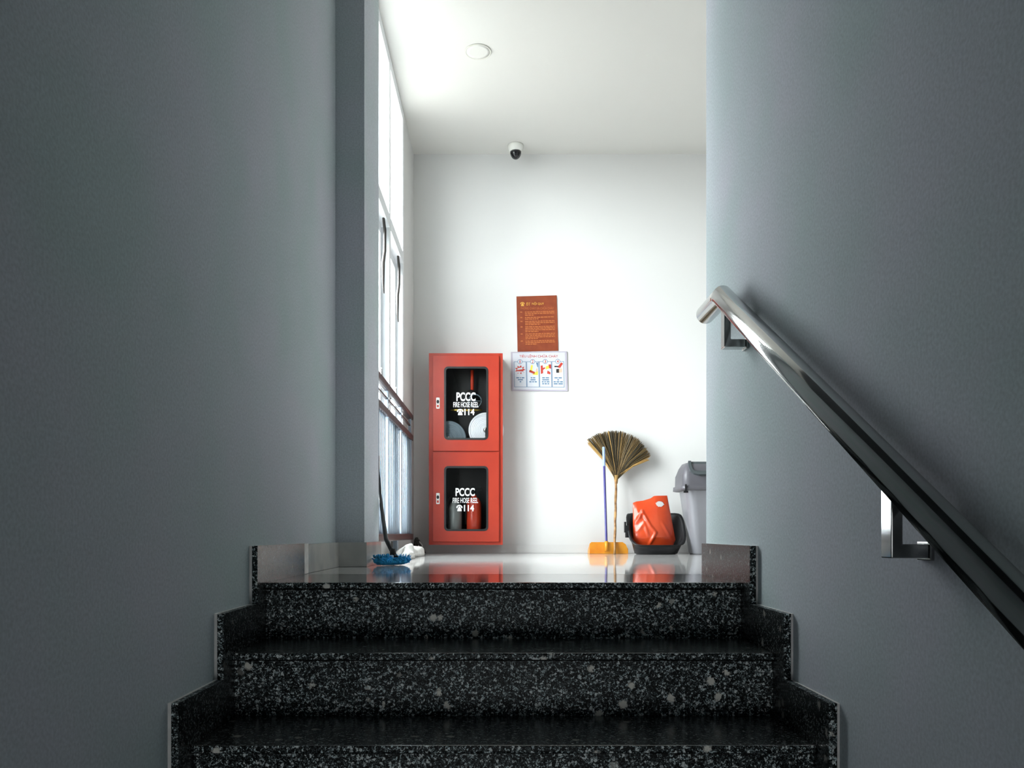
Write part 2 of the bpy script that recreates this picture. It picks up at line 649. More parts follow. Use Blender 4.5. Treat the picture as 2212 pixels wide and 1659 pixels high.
xi = XS + 0.0005
for side, nm in ((-1, 'left'), (1, 'right')):
    pg = skirting(side)[1:]
    b = MB()
    x0, x1 = (-XW + 0.008, -xi) if side < 0 else (xi, XW - 0.006)
    b.prism_x(pg, x0, x1)
    o = struct('baseboard_' + nm, b, M['granite'])
    o.data.materials.append(M['granite_tread'])       # polished face, flecks dimmed to paint in its shade
    for p in o.data.polygons:
        if abs(p.normal.x) > 0.9: p.material_index = 1
    g = MB()
    # the bed of white grout between skirting and wall
    g.prism_x([(y, z) for y, z in pg], *((-XW + 0.0003, -XW + 0.0078) if side < 0 else (XW - 0.0055, XW - 0.0003)))
    g.build('grout_bed', M['grout'], o)

b = MB()
b.use(M['grout']).box(-XW + 0.001, -0.704, 2.846, 2.905, 0.001, 0.108)
b.use(M['skirt_tile']).box(-XW + 0.001, -0.709, 2.906, 3.467, 0.001, 0.106)
b.box(-XW + 0.001, -0.590, 3.467, 3.479, 0.001, 0.106)
b.box(-0.6015, -0.590, 3.480, 3.88, 0.001, 0.106)
bo = b.build('baseboard_pillar')
bo['kind'] = 'structure'
struct('baseboard_back', MB().box(-0.655, 3.6, YB - 0.012, YB - 0.0005, 0.001, 0.062), M['white_tile'])

# --- tall windows on the left of the landing
wn = thing('window_1', 'tall white framed windows behind the railing on the left', 'window', (-0.70, 4.55, 0.10), kind='structure')
b = MB()
b.box(-0.735, -0.656, 5.235, 5.2895, 0.10, CE - 0.001)       # jamb by the back wall
b.box(-0.735, -0.656, 4.62, 4.675, 0.10, CE - 0.001)         # middle post
b.box(-0.735, -0.656, 3.881, 3.935, 0.10, CE - 0.001)        # jamb by the pillar
for y0, y1 in ((3.935, 4.62), (4.675, 5.235)):
    b.box(-0.735, -0.653, y0, y1, 1.90, 1.97)                # transom
    b.box(-0.735, -0.656, y0, y1, CE - 0.07, CE - 0.001)     # head
    b.box(-0.735, -0.656, y0, y1, 0.1005, 0.13)              # foot
b.build('window_frame', M['frame'], wn)
for y0, y1 in ((3.935, 4.62), (4.675, 5.235)):
    ym = (y0 + y1) / 2
    b = MB()
    b.ringplate(rrect(y0 + .002, y1 - .002, 0.132, 1.898, 0.002, 2), rrect(y0 + .05, y1 - .05, 0.18, 1.85, 0.002, 2), 0, 0.035)
    sash = b.build('sash', M['frame'], wn)
    for v in sash.data.vertices:
        v.co = Vector((-0.735 + v.co.y, v.co.x, v.co.z))
    MB().box(-0.720, -0.716, y0 + .045, y1 - .045, 0.175, 1.855).build('pane', M['win_glass'], sash)
    MB().box(-0.705, -0.701, y0, y1, 1.97, CE - 0.07).build('pane', M['win_glass'], wn)
    # black strap stay hanging from the head of the sash
    q = MB()
    yy = y1 - 0.035
    q.tube([(-0.668, yy - .14, 1.925), (-0.672, yy - .03, 1.86), (-0.672, yy - .035, 1.74), (-0.676, yy - .07, 1.66), (-0.678, yy - .05, 1.55), (-0.676, yy - .035, 1.50)], [0.006, 0.009, 0.009, 0.010, 0.007, 0.003], 8)
    q.build('window_stay', M['stay'], sash)
    q = MB()
    q.tube([(-0.69, yy - .05 + 0.02 * math.cos(a), 1.03 + 0.045 * math.sin(a)) for a in [PI * k / 8 - PI / 2 for k in range(9)]], 0.005, 8)
    q.build('window_handle', M['chrome_dull'], sash)
# ------------------------------------------------------------------ railing in front of the windows
rl = thing('railing', 'low brown and grey steel railing with thin bars in front of the windows', 'railing', (-0.64, 4.7, 0.0))
xr = -0.634
y0r, y1r = 3.90, 5.50
def bar(name, z0, z1, hw, m, bev):
    b = MB()
    b.box(xr - hw, xr + hw, y0r, y1r, z0, z1, bev)
    return b.build(name, m, rl)
bar('top_rail', 0.915, 0.950, 0.019, M['rail_brown'], 0.012)
bar('middle_rail', 0.775, 0.812, 0.017, M['rail_brown'], 0.006)
bar('bottom_rail', 0.102, 0.142, 0.017, M['rail_brown'], 0.006)
bar('lower_strip', 0.868, 0.878, 0.006, M['rail_brown'], 0.0)
for y in (4.36, 4.92, 5.44):
    b = MB()
    b.box(xr - 0.012, xr + 0.012, y - 0.016, y + 0.016, 0.142, 0.775, 0.003)
    b.box(xr - 0.010, xr + 0.010, y - 0.013, y + 0.013, 0.812, 0.915, 0.002)
    b.build('post', M['steel_blue'], rl)
for y in [3.945 + 0.065 * k for k in range(24)]:
    if min(abs(y - q) for q in (4.36, 4.92, 5.44)) < 0.035: continue
    MB().tube([(xr, y, 0.140), (xr, y, 0.777)], 0.0070, 8).build('baluster', M['steel_blue'], rl)
MB().box(xr - 0.012, xr + 0.012, 4.70, 4.76, 0.0, 0.102).build('foot', M['steel_blue'], rl)
MB().box(xr - 0.012, xr + 0.012, 4.02, 4.08, 0.0, 0.102).build('foot', M['steel_blue'], rl)

# ------------------------------------------------------------------ handrail on the right stair wall
XH, RH = 0.668, 0.031
ye, ze, sl = 2.46, 0.869, 0.578
hr = thing('handrail', 'polished steel tube handrail sloping down the right stair wall', 'handrail', (XW, 1.4, 0.2))
yl = 0.05
b = MB()
b.tube([(XH, 2.665, ze), (XH, ye, ze), (XH, yl, ze - sl * (ye - yl))], RH, 40)
b.build('rail', M['chrome'], hr)
for yb in (2.41, 1.38, 0.35):
    zt = ze - sl * (ye - yb) - RH * 1.1
    zb = zt - 0.108
    b = MB()
    poly = [(0.655, zt + 0.012), (0.675, zt + 0.012), (0.675, zb + 0.024), (0.719, zb + 0.024), (0.719, zb), (0.655, zb)]
    b.plate(poly, yb - 0.019, 0.038)
    br = b.build('bracket', M['chrome'], hr, 0.002)
    MB().box(0.719, XW - 0.0003, yb - 0.022, yb + 0.022, zb - 0.004, zb + 0.028, 0.002).build('wall_flange', M['chrome_dull'], br)

# ------------------------------------------------------------------ fire hose cabinet
YC = 5.66                                   # face of the doors
def cx(p): return ax(p, YC)
def cz(p): return az(p, YC)
X0, X1, Z0, Z1 = cx(926), cx(1086), cz(1177), cz(762)
fc = thing('fire_hose_cabinet', 'tall red fire hose cabinet with two glazed doors on the back wall', 'cabinet', ((X0 + X1) / 2, YB, Z0))
b = MB()
yb0 = YC + 0.018
ZS = 0.672
b.use(M['red'])
b.box(X0, X0 + 0.004, yb0, YB - 0.013, Z0, Z1).box(X1 - 0.004, X1, yb0, YB - 0.013, Z0, Z1)
b.box(X0, X1, yb0, YB - 0.013, Z1 - 0.004, Z1).box(X0, X1, yb0, YB - 0.013, Z0, Z0 + 0.004)
b.box(X0, X1, YB - 0.0135, YB - 0.001, Z0, Z1)
b.ringplate(rrect(X0, X1, Z0, Z1, 0.002, 3), rrect(X0 + 0.028, X1 - 0.028, Z0 + 0.02, Z1 - 0.02, 0.002, 3), yb0 - 0.003, 0.003)
b.box(X0 + 0.028, X1 - 0.028, yb0 - 0.003, yb0, cz(986), cz(965))
b.use(M['cab_in'])
b.box(X0 + 0.0045, X1 - 0.0045, yb0 + 0.002, YB - 0.014, ZS, ZS + 0.006)
b.box(X0 + 0.0045, X1 - 0.0045, YB - 0.016, YB - 0.0138, Z0 + 0.0045, Z1 - 0.0045)
b.box(X0 + 0.0042, X0 + 0.006, yb0 + 0.001, YB - 0.0162, Z0 + 0.0045, Z1 - 0.0045)
b.box(X1 - 0.006, X1 - 0.0042, yb0 + 0.001, YB - 0.0162, Z0 + 0.0045, Z1 - 0.0045)
b.box(X0 + 0.006, X1 - 0.006, yb0 + 0.001, YB - 0.0162, Z0 + 0.0042, Z0 + 0.006)
b.build('cabinet_body', None, fc)


def phone(mb, x0, x1, z0, z1, y):
    def P(pts): mb.plate([(x0 + u * (x1 - x0), z0 + v * (z1 - z0)) for u, v in pts], y, 0.0008)
    P([(0.16, 0), (0.86, 0), (0.84, 0.25), (0.70, 0.52), (0.62, 0.72), (0.40, 0.72), (0.32, 0.52), (0.18, 0.25)])
    arc = [(0.5 + 0.50 * math.cos(a), 0.62 + 0.38 * math.sin(a)) for a in [PI * k / 10 for k in range(11)]]
    inn = [(0.5 + 0.30 * math.cos(a), 0.66 + 0.14 * math.sin(a)) for a in [PI - PI * k / 10 for k in range(11)]]
    for k in range(10):
        P([arc[k], arc[k + 1], inn[9 - k], inn[10 - k]])
    P([(0.0, 0.50), (0.22, 0.50), (0.22, 0.68), (0.0, 0.68)])
    P([(0.78, 0.50), (1.0, 0.50), (1.0, 0.68), (0.78, 0.68)])


def cab_door(py0, py1, wy0, wy1, hy, letters):
    dx0, dx1 = cx(935), cx(1078)
    b = MB()
    hole = rrect(cx(960.5), cx(1053.5), cz(wy1), cz(wy0), 0.026, 8)
    b.ringplate(rrect(dx0, dx1, cz(py1), cz(py0), 0.004, 8), hole, YC, 0.0145)
    d = b.build('door', M['red'], fc, 0.0015)
    b = MB()
    b.ringplate(rrect(cx(959.3), cx(1054.7), cz(wy1 + 1.2), cz(wy0 - 1.2), 0.029, 8), rrect(cx(963.5), cx(1050.5), cz(wy1 - 3), cz(wy0 + 3), 0.020, 8), YC - 0.0025, 0.008)
    b.build('gasket', M['black'], d)
    MB().plate(rrect(cx(963), cx(1051), cz(wy1 - 2.5), cz(wy0 + 2.5), 0.018, 8), YC + 0.006, 0.003).build('glass_pane', M['cab_glass'], d)
    yl = YC + 0.0045
    b = MB()
    for s, x0, x1, y0, y1, bo in letters:
        if s == 'phone':
            phone(b, cx(x0), cx(x1), cz(y1), cz(y0), yl)
        else:
            text_into(b, s, cx(x0), cx(x1), cz(y1), cz(y0), yl, bold=bo)
    b.build('lettering', M['white_letter'], d)
    b = MB()
    b.use(M['offwhite']).plate(rrect(cx(942.3), cx(949.8), cz(hy + 12), cz(hy - 12), 0.005, 4), YC - 0.006, 0.006)
    b.use(M['black_plastic']).plate(disc(cx(946), cz(hy - 3), 0.009, 0.013), YC - 0.009, 0.004)
    b.use(M['p_red']).plate(rrect(cx(944), cx(948), cz(hy + 9), cz(hy + 4), 0.002, 2), YC - 0.0075, 0.002)
    b.build('door_latch', None, d)


cab_door(768, 974.2, 793, 949, 871, [('PCCC', 985.8, 1027.3, 847.3, 866.3, 0.03), ('FIRE HOSE REEL', 979, 1033.6, 868.3, 879.6, 0.012), ('phone', 987, 1001, 883, 896.5, 0), ('114', 1003, 1025, 883, 896.5, 0.03)])
cab_door(976.6, 1170.5, 1008, 1146, 1077, [('PCCC', 984, 1025.7, 1054, 1071.8, 0.03), ('FIRE HOSE REEL', 977.8, 1032.6, 1075.2, 1086.6, 0.012), ('phone', 985.6, 999, 1090.6, 1104.3, 0), ('114', 1002, 1024, 1090.6, 1104.3, 0.03)])


def reel(px, py, r, m, label, y, tilt):
    c = at(px, py, y)
    t = thing('hose_reel', label, 'hose reel', (c.x, y, c.z - r), 'hose reels in the cabinet')
    b = MB()
    pr = [(0.0, 0), (r * 0.30, 0), (r * 0.31, 0.006)]
    for k in range(6):
        q = r * (0.33 + 0.09 * k)
        pr += [(q, 0.006), (q + r * 0.02, 0.003), (q + r * 0.07, 0.003), (q + r * 0.085, 0.006)]
    pr += [(r * 0.90, -0.002), (r * 0.98, -0.003), (r, 0.003), (r, 0.034), (r * 0.96, 0.038), (0.0, 0.038)]
    b.lathe(pr, c, 'Y', 48)
    b.build('hose_coil', m, t)
    q = MB()
    q.lathe([(0.0, -0.010), (r * 0.13, -0.010), (r * 0.16, -0.004), (r * 0.16, 0.001), (0, 0.001)], c, 'Y', 20)
    q.box(c.x - 0.006, c.x + 0.006, y - 0.012, y - 0.002, c.z - 0.05, c.z + 0.01)
    q.build('hub', M['chrome_dull'], t)
    MB().tube([(c.x, y + 0.036, c.z), (c.x, YB - 0.0165, c.z)], 0.012, 10).build('axle', M['black_plastic'], t)


reel(1050, 929, 0.125, M['hose_white'], 'white fire hose coil at the right behind the upper cabinet glass', 5.705, 0)
reel(968, 948, 0.128, M['hose_grey'], 'grey shadowed fire hose coil at the left behind the upper cabinet glass', 5.705, 0)
# valve above the coils
vc = at(1012, 862, 5.79)
v = thing('fire_valve', 'dark fire valve with hand wheel above the hose coils in the cabinet', 'valve', (vc.x, YB - 0.02, vc.z))
MB().tube([at(1020, 800, 5.80), at(1020, 845, 5.80)], 0.012, 12).build('pipe', M['ext_red'], v)
b = MB()
b.lathe([(0.016, -0.03), (0.03, -0.02), (0.034, 0.0), (0.03, 0.02), (0.016, 0.03)], at(1018, 852, 5.80), 'Z', 16)
b.tube([at(1018, 852, 5.80), (at(1018, 852, 5.80).x, YB - 0.0165, at(1018, 852, 5.80).z)], 0.02, 12)
b.build('valve_body', M['cab_in'], v)
c0 = at(1026, 866, 5.745)
b = MB()
b.tube([(c0.x + 0.046 * math.cos(2 * PI * k / 28), c0.y, c0.z + 0.046 * math.sin(2 * PI * k / 28)) for k in range(29)], 0.004, 8)
b.tube([(c0.x - 0.045, c0.y, c0.z), (c0.x + 0.045, c0.y, c0.z)], 0.003, 6)
b.tube([(c0.x, c0.y, c0.z), (c0.x, 5.80, c0.z)], 0.006, 8)
b.build('hand_wheel', M['hose_grey'], v)
MB().tube([at(974, 886, 5.77), at(985, 886, 5.77), at(1030, 886, 5.77), at(1042, 886, 5.77)], [0.004, 0.008, 0.008, 0.004], 12).build('brass_outlet', M['brass'], v)


def extinguisher(px, m, label, r, top):
    y = 5.765
    x = ax(px, y)
    z = Z0 + 0.006
    t = thing('fire_extinguisher', label, 'fire extinguisher', (x, y, z), 'fire extinguishers in the cabinet')
    b = MB()
    b.lathe([(r * 0.9, 0), (r, 0.008), (r, top - 0.05), (r * 0.93, top - 0.03), (r * 0.7, top - 0.008), (r * 0.34, top + 0.006), (r * 0.3, top + 0.02)], (x, y, z), 'Z', 28)
    b.build('cylinder_body', m, t)
    b = MB()
    b.lathe([(0.015, 0), (0.017, 0.03), (0.012, 0.04)], (x, y, z + top + 0.018), 'Z', 14)
    b.box(x - 0.012, x + 0.05, y - 0.008, y + 0.008, z + top + 0.05, z + top + 0.06)
    b.box(x - 0.012, x + 0.045, y - 0.007, y + 0.007, z + top + 0.072, z + top + 0.080)
    b.box(x - 0.016, x - 0.006, y - 0.007, y + 0.007, z + top + 0.04, z + top + 0.080)
    b.build('valve_head', M['black_plastic'], t)
    b = MB()
    b.tube([(x - 0.012, y, z + top + 0.045), (x - 0.045, y - 0.004, z + top + 0.02), (x - r - 0.006, y - 0.01, z + top - 0.06), (x - r - 0.006, y - 0.01, z + 0.14)], 0.006, 8)
    b.build('hose', M['black'], t)


extinguisher(1024, M['ext_red'], 'red fire extinguisher at the right behind the lower cabinet glass', 0.053, 0.33)
extinguisher(983, M['ext_dark'], 'grey fire extinguisher at the left behind the lower cabinet glass', 0.050, 0.30)

# ------------------------------------------------------------------ notices on the back wall
YP = YB - 0.003
def P(px, py, y=YP):
    v = at(px, py, y)
    return (v.x, v.z)
po = thing('notice_sheet', 'rust orange notice sheet with yellow heading above the white sign', 'notice', at(1162, 760, YB))
MB().plate([P(1118, 760), P(1206, 757.5), P(1202.5, 638), P(1115.5, 640.5)], YP - 0.002, 0.0045).build('sheet', M['poster'], po)
b = MB()
yt = YP - 0.0028
def q2(u, v):          # sheet coordinates, u to the right 0..1, v down 0..1
    a = (1115.5 + 2.5 * v, 640.5 + 119.5 * v)
    c = (1202.5 + 3.5 * v, 638 + 119.5 * v)
    return P(a[0] + (c[0] - a[0]) * u, a[1] + (c[1] - a[1]) * u, yt)
(xa, za), (xb, zb) = q2(0.09, 0.175), q2(0.20, 0.105)
b.use(M['poster_head'])
phone(b, xa, xb, za, zb, yt)
(xa, za), (xb, zb) = q2(0.24, 0.168), q2(0.34, 0.115)
text_into(b, 'ĐT', xa, xb, za, zb, yt)
(xa, za), (xb, zb) = q2(0.38, 0.168), q2(0.68, 0.112)
text_into(b, 'NỘI QUY', xa, xb, za, zb, yt, bold=0.01)
b.use(M['poster_text'])
(xa, za), (xb, zb) = q2(0.10, 0.235), q2(0.92, 0.200)
text_into(b, 'PHÒNG CHÁY VÀ CHỮA CHÁY', xa, xb, za, zb, yt)
rnd = random.Random(3)
v = 0.275
para = [3, 2, 3, 4, 4, 3]
for n in para:
    (xa, za), (xb, zb) = q2(0.085, v + 0.018), q2(0.135, v)
    b.plate([(xa, za), (xb, za), (xb, zb), (xa, zb)], yt, 0.0006)
    for k in range(n):
        u = 0.20
        end = 0.92 if k < n - 1 else rnd.uniform(0.4, 0.7)
        while u < end:
            wd = rnd.uniform(0.03, 0.09)
            (xa, za), (xb, zb) = q2(u, v + 0.019), q2(min(u + wd, end + 0.01), v + 0.003)
            b.plate([(xa, za), (xb, za), (xb, zb), (xa, zb)], yt, 0.0006)
            u += wd + 0.012
        v += 0.029
    v += 0.012
b.build('printed_text', None, po)

so = thing('instruction_sign', 'white picture sign with red heading and four numbered columns', 'sign', at(1165, 845, YB))
def s2(u, v):
    a = (1103.5 + 2.0 * v, 760 + 84 * v)
    c = (1224.5 + 2.0 * v, 758.5 + 86.5 * v)
    return P(a[0] + (c[0] - a[0]) * u, a[1] + (c[1] - a[1]) * u, YP - 0.0065)
b = MB()
b.use(M['sign_edge'])
y_ = YP - 0.005
b.plate([s2(0, 1), s2(1, 1), s2(1, 0), s2(0, 0)], y_, 0.006)
b.use(M['sign'])
b.plate([s2(0.03, 0.965), s2(0.965, 0.965), s2(0.965, 0.03), s2(0.03, 0.03)], y_ - 0.0006, 0.0006)
b.build('sheet', None, so)
yt = y_ - 0.0014
b = MB()
b.use(M['p_red'])
(xa, za), (xb, zb) = s2(0.15, 0.165), s2(0.84, 0.075)
text_into(b, 'TIÊU LỆNH CHỮA CHÁY', xa, xb, za, zb, yt, bold=0.004)
def poly(m, pts):
    b.use(m).plate([s2(u, v) for u, v in pts], yt, 0.0007)
def box2(m, u0, v0, u1, v1):
    poly(m, [(u0, v1), (u1, v1), (u1, v0), (u0, v0)])
us = [0.045, 0.272, 0.497, 0.722, 0.945]
for k in range(4):
    u0, u1 = us[k] + 0.006, us[k + 1] - 0.006
    b.use(M['sign_white'])
    b.plate([s2(u0, 0.90), s2(u1, 0.90), s2(u1, 0.265), s2(u0, 0.265)], y_ - 0.0010, 0.0004)
    for (a0, c0_, a1, c1_) in ((u0 - .004, 0.255, u0 + .004, 0.905), (u1 - .004, 0.255, u1 + .004, 0.905), (u0, 0.252, u1, 0.262), (u0, 0.896, u1, 0.906)):
        box2(M['p_blue'], a0, c0_, a1, c1_)
    um = (u0 + u1) / 2
    x_, z_ = s2(um, 0.255)
    b.use(M['p_blue']).plate(disc(x_, z_, 0.0175), yt - 0.0006, 0.0004)
    b.use(M['sign_white']).plate(disc(x_, z_, 0.0145), yt - 0.0010, 0.0004)
    b.use(M['p_red'])
    text_into(b, str(k + 1), x_ - (0.003 if k == 0 else 0.006), x_ + (0.003 if k == 0 else 0.006), z_ - 0.011, z_ + 0.011, yt - 0.0014, bold=0.02)
    lines = [[.05, .02, .05], [.09], [.03]] if k == 0 else [[.03, .04], [.09], [.04, .03, .04]] if k == 1 else [[.05, .06], [.12], [.03, .03, .05], [.03, .04, .03]] if k == 2 else [[.06, .06], [.03], [.04, .05, .05], [.07, .08]]
    v = 0.655
    for ln in lines:
        tot = sum(ln) + 0.012 * (len(ln) - 1)
        u = um - tot / 2
        for wd in ln:
            box2(M['p_blue'], u, v, u + wd, v + 0.026)
            u += wd + 0.012
        v += 0.050
# pictures of the four columns
cxu, cv = (us[0] + us[1]) / 2, 0.46
star = []
for k in range(18):
    a = PI * 2 * k / 18
    rr = 1.0 if k % 2 == 0 else 0.6
    star.append((cxu + 0.098 * rr * math.cos(a), cv + 0.12 * rr * math.sin(a)))
cu_, cv_ = cxu, cv
for k in range(18):
    poly(M['p_red'], [(cu_, cv_), star[k], star[(k + 1) % 18]][::-1])
yt -= 0.0008
poly(M['sign_white'], [(cxu - .055, .47), (cxu + .045, .45), (cxu + .040, .40), (cxu - .045, .42)])
poly(M['sign_white'], [(cxu - .075, .545), (cxu + .075, .525), (cxu + .075, .505), (cxu - .06, .50)])
u = us[1]
poly(M['p_yellow'], [(u + .06, .50), (u + .10, .50), (u + .115, .35), (u + .085, .34)])
poly(M['p_red'], [(u + .045, .52), (u + .14, .57), (u + .15, .52), (u + .055, .465)])
poly(M['p_yellow'], [(u + .10, .59), (u + .20, .60), (u + .205, .50), (u + .15, .53)])
poly(M['p_skin'], [(u + .16, .52), (u + .20, .51), (u + .195, .41), (u + .17, .45)])
poly(M['p_blue'], [(u + .195, .40), (u + .205, .40), (u + .205, .28), (u + .175, .28)])
u = us[2]
poly(M['p_red'], [(u + .03, .57), (u + .07, .55), (u + .065, .35), (u + .03, .36)])
poly(M['p_red'], [(u + .065, .47), (u + .11, .43), (u + .105, .40), (u + .065, .42)])
poly(M['p_yellow'], [(u + .115, .46), (u + .18, .43), (u + .175, .35), (u + .12, .38)])
poly(M['p_red'], [(u + .175, .42), (u + .215, .44), (u + .215, .33), (u + .17, .33)])
poly(M['p_red'], [(u + .14, .56), (u + .20, .58), (u + .20, .53), (u + .15, .48)])
u = us[3]
poly(M['p_red'], [(u + .10, .40), (u + .15, .42), (u + .205, .31), (u + .17, .28)])
poly(M['p_black'], [(u + .05, .40), (u + .12, .395), (u + .12, .37), (u + .05, .365)])
poly(M['p_black'], [(u + .08, .54), (u + .13, .54), (u + .13, .44), (u + .08, .45)])
poly(M['p_skin'], [(u + .13, .54), (u + .18, .53), (u + .185, .43), (u + .13, .44)])
yt += 0.0008
b.build('printed_picture', None, so)

# ------------------------------------------------------------------ ceiling lamp and dome camera
lc = thing('ceiling_light', 'round flush ceiling light, switched off, above the landing', 'lamp', (-0.146, 4.62, CE))
b = MB()
b.lathe([(0.068, -0.003), (0.070, -0.005), (0.074, -0.005), (0.077, -0.001)], (-0.146, 4.62, CE), 'Z', 40)
b.build('lamp_ring', M['ring'], lc)
MB().lathe([(0.0, -0.004), (0.050, -0.004), (0.0675, -0.0035), (0.0675, -0.001)], (-0.146, 4.62, CE), 'Z', 40).build('diffuser', M['ceiling'], lc)

yd = 5.735
xd = ax(1114, yd)
dc = thing('dome_camera', 'small white security camera with black dome under the ceiling', 'camera', (xd, yd, CE))
MB().lathe([(0.054, -0.0005), (0.056, -0.008), (0.054, -0.020), (0.047, -0.046), (0.040, -0.050), (0.0, -0.050)], (xd, yd, CE), 'Z', 32).build('housing', M['offwhite'], dc)
c = Vector((xd, yd - 0.004, CE - 0.050))
MB().lathe([(0.040 * math.cos(PI / 2 * k / 8), -0.052 * math.sin(PI / 2 * k / 8)) for k in range(9)], c, 'Z', 28).build('dome', M['smoke'], dc)

# ------------------------------------------------------------------ straw broom, standing upside down
def straw_broom():
    base = at(1327.5, 1196, 5.665)
    neck = at(1331, 1030, 5.80)
    t = thing('straw_broom', 'fan shaped straw broom standing head up against the back wall', 'broom', (base.x, base.y, 0))
    b = MB()
    pts = [Vector((base.x, base.y, 0.0))]
    for k in range(1, 13):
        p = Vector((base.x, base.y, 0.0)).lerp(neck, k / 12)
        pts.append(p + Vector((0.0015 * math.sin(k * 2.1), 0, 0)))
    b.tube(pts, [0.0085 + (0.0012 if k % 3 == 0 else 0) for k in range(13)], 12)
    b.build('broom_stick', M['bamboo'], t)
    b = MB()
    rnd = random.Random(5)
    ms = [M['straw_a'], M['straw_b'], M['straw_c']]
    for m in ms: b.use(m)
    n = 760
    for k in range(n):
        u = rnd.random()
        ang = math.radians(-41 + 104 * u)                    # from upright, to the right
        L_ = 0.338 - 0.055 * u + 0.015 * math.sin(u * PI) - (0.02 if u > .97 or u < .03 else 0) + rnd.uniform(-0.014, 0.004)
        band = 0.55 * math.sin(u * 30) + 0.5 * math.sin(u * 67 + 1) + rnd.uniform(-1.3, 1.3)
        edge = u < 0.035 or u > 0.95
        m = ms[0] if edge or band > 1.45 else ms[1] if band > 0.05 else ms[2]
        b.use(m)
        d = Vector((math.sin(ang), 0.0, math.cos(ang)))
        yoff = rnd.uniform(-0.020, 0.012)
        p0 = neck + Vector((rnd.uniform(-.010, .010), yoff * 0.5, rnd.uniform(-0.02, 0.0)))
        p1 = neck + d * L_ * 0.5 + Vector((0, yoff, 0.012))
        p2 = neck + d * L_ + Vector((rnd.uniform(-.004, .004), yoff * 1.3 + 0.006, 0))
        b.tube([p0, p1, p2], [0.0020, 0.0026, 0.0010], 4, smooth=False)
    b.build('straw_head', None, t)
    b = MB()
    b.tube([neck + Vector((0, 0, -0.05)), neck + Vector((0, 0, -0.02)), neck + Vector((0, 0, 0.012))], [0.010, 0.014, 0.020], 14)
    b.build('binding', M['straw_a'], t)


straw_broom()

# ------------------------------------------------------------------ dustpan with long handle
yd0, yd1 = 5.695, 5.835
xl, xr_ = ax(1274, yd0), ax(1357, yd0)
dp = thing('dustpan', 'amber plastic dustpan with long blue handle beside the straw broom', 'dustpan', ((xl + xr_) / 2, yd0, 0))
b = MB()
zt = az(1171, yd0)
out = []
for f, x_l, x_r, zz in ((0, xl, xr_, 0.0),):
    pass
b.plate([(xl, 0.001), (xr_, 0.001), (xr_ - 0.004, zt * 0.45), (xr_ - 0.018, zt * 0.82), (xr_ - 0.04, zt), (xl + 0.012, zt), (xl + 0.002, zt * 0.9)], yd0, 0.003)
b.box(xl, xr_, yd0 + 0.003, yd1, 0.001, 0.004)
b.prism_x([(yd0 + .003, 0.004), (yd1, 0.004), (yd1, 0.02), (yd0 + .003, zt * 0.9)], xl, xl + 0.003)
b.prism_x([(yd0 + .003, 0.004), (yd1, 0.004), (yd1, 0.02), (yd0 + .003, zt * 0.45)], xr_ - 0.003, xr_)
b.build('pan', M['yellow'], dp)
hb, ht = at(1310, 1172, yd0 - 0.009), at(1304, 966, 5.74)
b = MB()
b.tube([hb + Vector((0, 0, -0.045)), hb, ht], 0.0085, 12)
hd = b.build('handle', M['blue_stick'], dp)
b = MB()
b.tube([hb.lerp(ht, 0.80) , hb.lerp(ht, 0.81), ht, ht + (ht - hb) * 0.004], [0.0085, 0.0102, 0.0102, 0.006], 12)
b.build('grip', M['blue_grip'], hd)
b = MB()
b.tube([(hb.x, hb.y, hb.z - 0.06), (hb.x, hb.y, hb.z + 0.01)], 0.0125, 12)
b.build('socket', M['yellow'], dp)

# ------------------------------------------------------------------ black tub with a scooped front
def super_loop(x0, x1, y0, y1, r, z, n=8):
    return [(x, y, z) for x, y in rrect(x0, x1, y0, y1, r, n)]


tx0, tx1, ty0, ty1 = 0.868, 1.248, 5.46, 5.74
tb = thing('black_tub', 'black plastic tub with a low front standing beside the grey bin', 'tub', ((tx0 + tx1) / 2, (ty0 + ty1) / 2, 0))
b = MB()
def rim_z(y, top):
    u = (y - ty0) / (ty1 - ty0)
    u = max(0.0, min(1.0, (u - 0.02) / 0.85))
    u = u * u * (3 - 2 * u)
    return 0.062 + (0.272 - 0.062) * u + top
loops = []
for k, (ins, fz) in enumerate(((0.055, 0), (0.042, 0.03), (0.018, 0.5), (0.0, 1.0), (-0.010, 1.0), (-0.011, 1.05), (0.004, 1.06), (0.010, 1.0), (0.026, 0.5), (0.060, 0.06))):
    l = super_loop(tx0 + ins, tx1 - ins, ty0 + ins, ty1 - ins, 0.118 - ins * 0.5, 0)
    loops.append([(x, y, 0.001 + (rim_z(y, 0) - 0.001) * fz + (0.006 if k in (8, 9) else 0)) for x, y, z in l])
b.loft(loops)
b.build('tub_body', M['black_plastic'], tb)
b = MB()
b.box(tx0 - 0.022, tx0 + 0.0, 5.575, 5.62, 0.115, 0.20, 0.004)
b.box(tx0 - 0.030, tx0 - 0.018, 5.58, 5.615, 0.15, 0.225, 0.003)
b.build('clip', M['black_plastic'], tb)

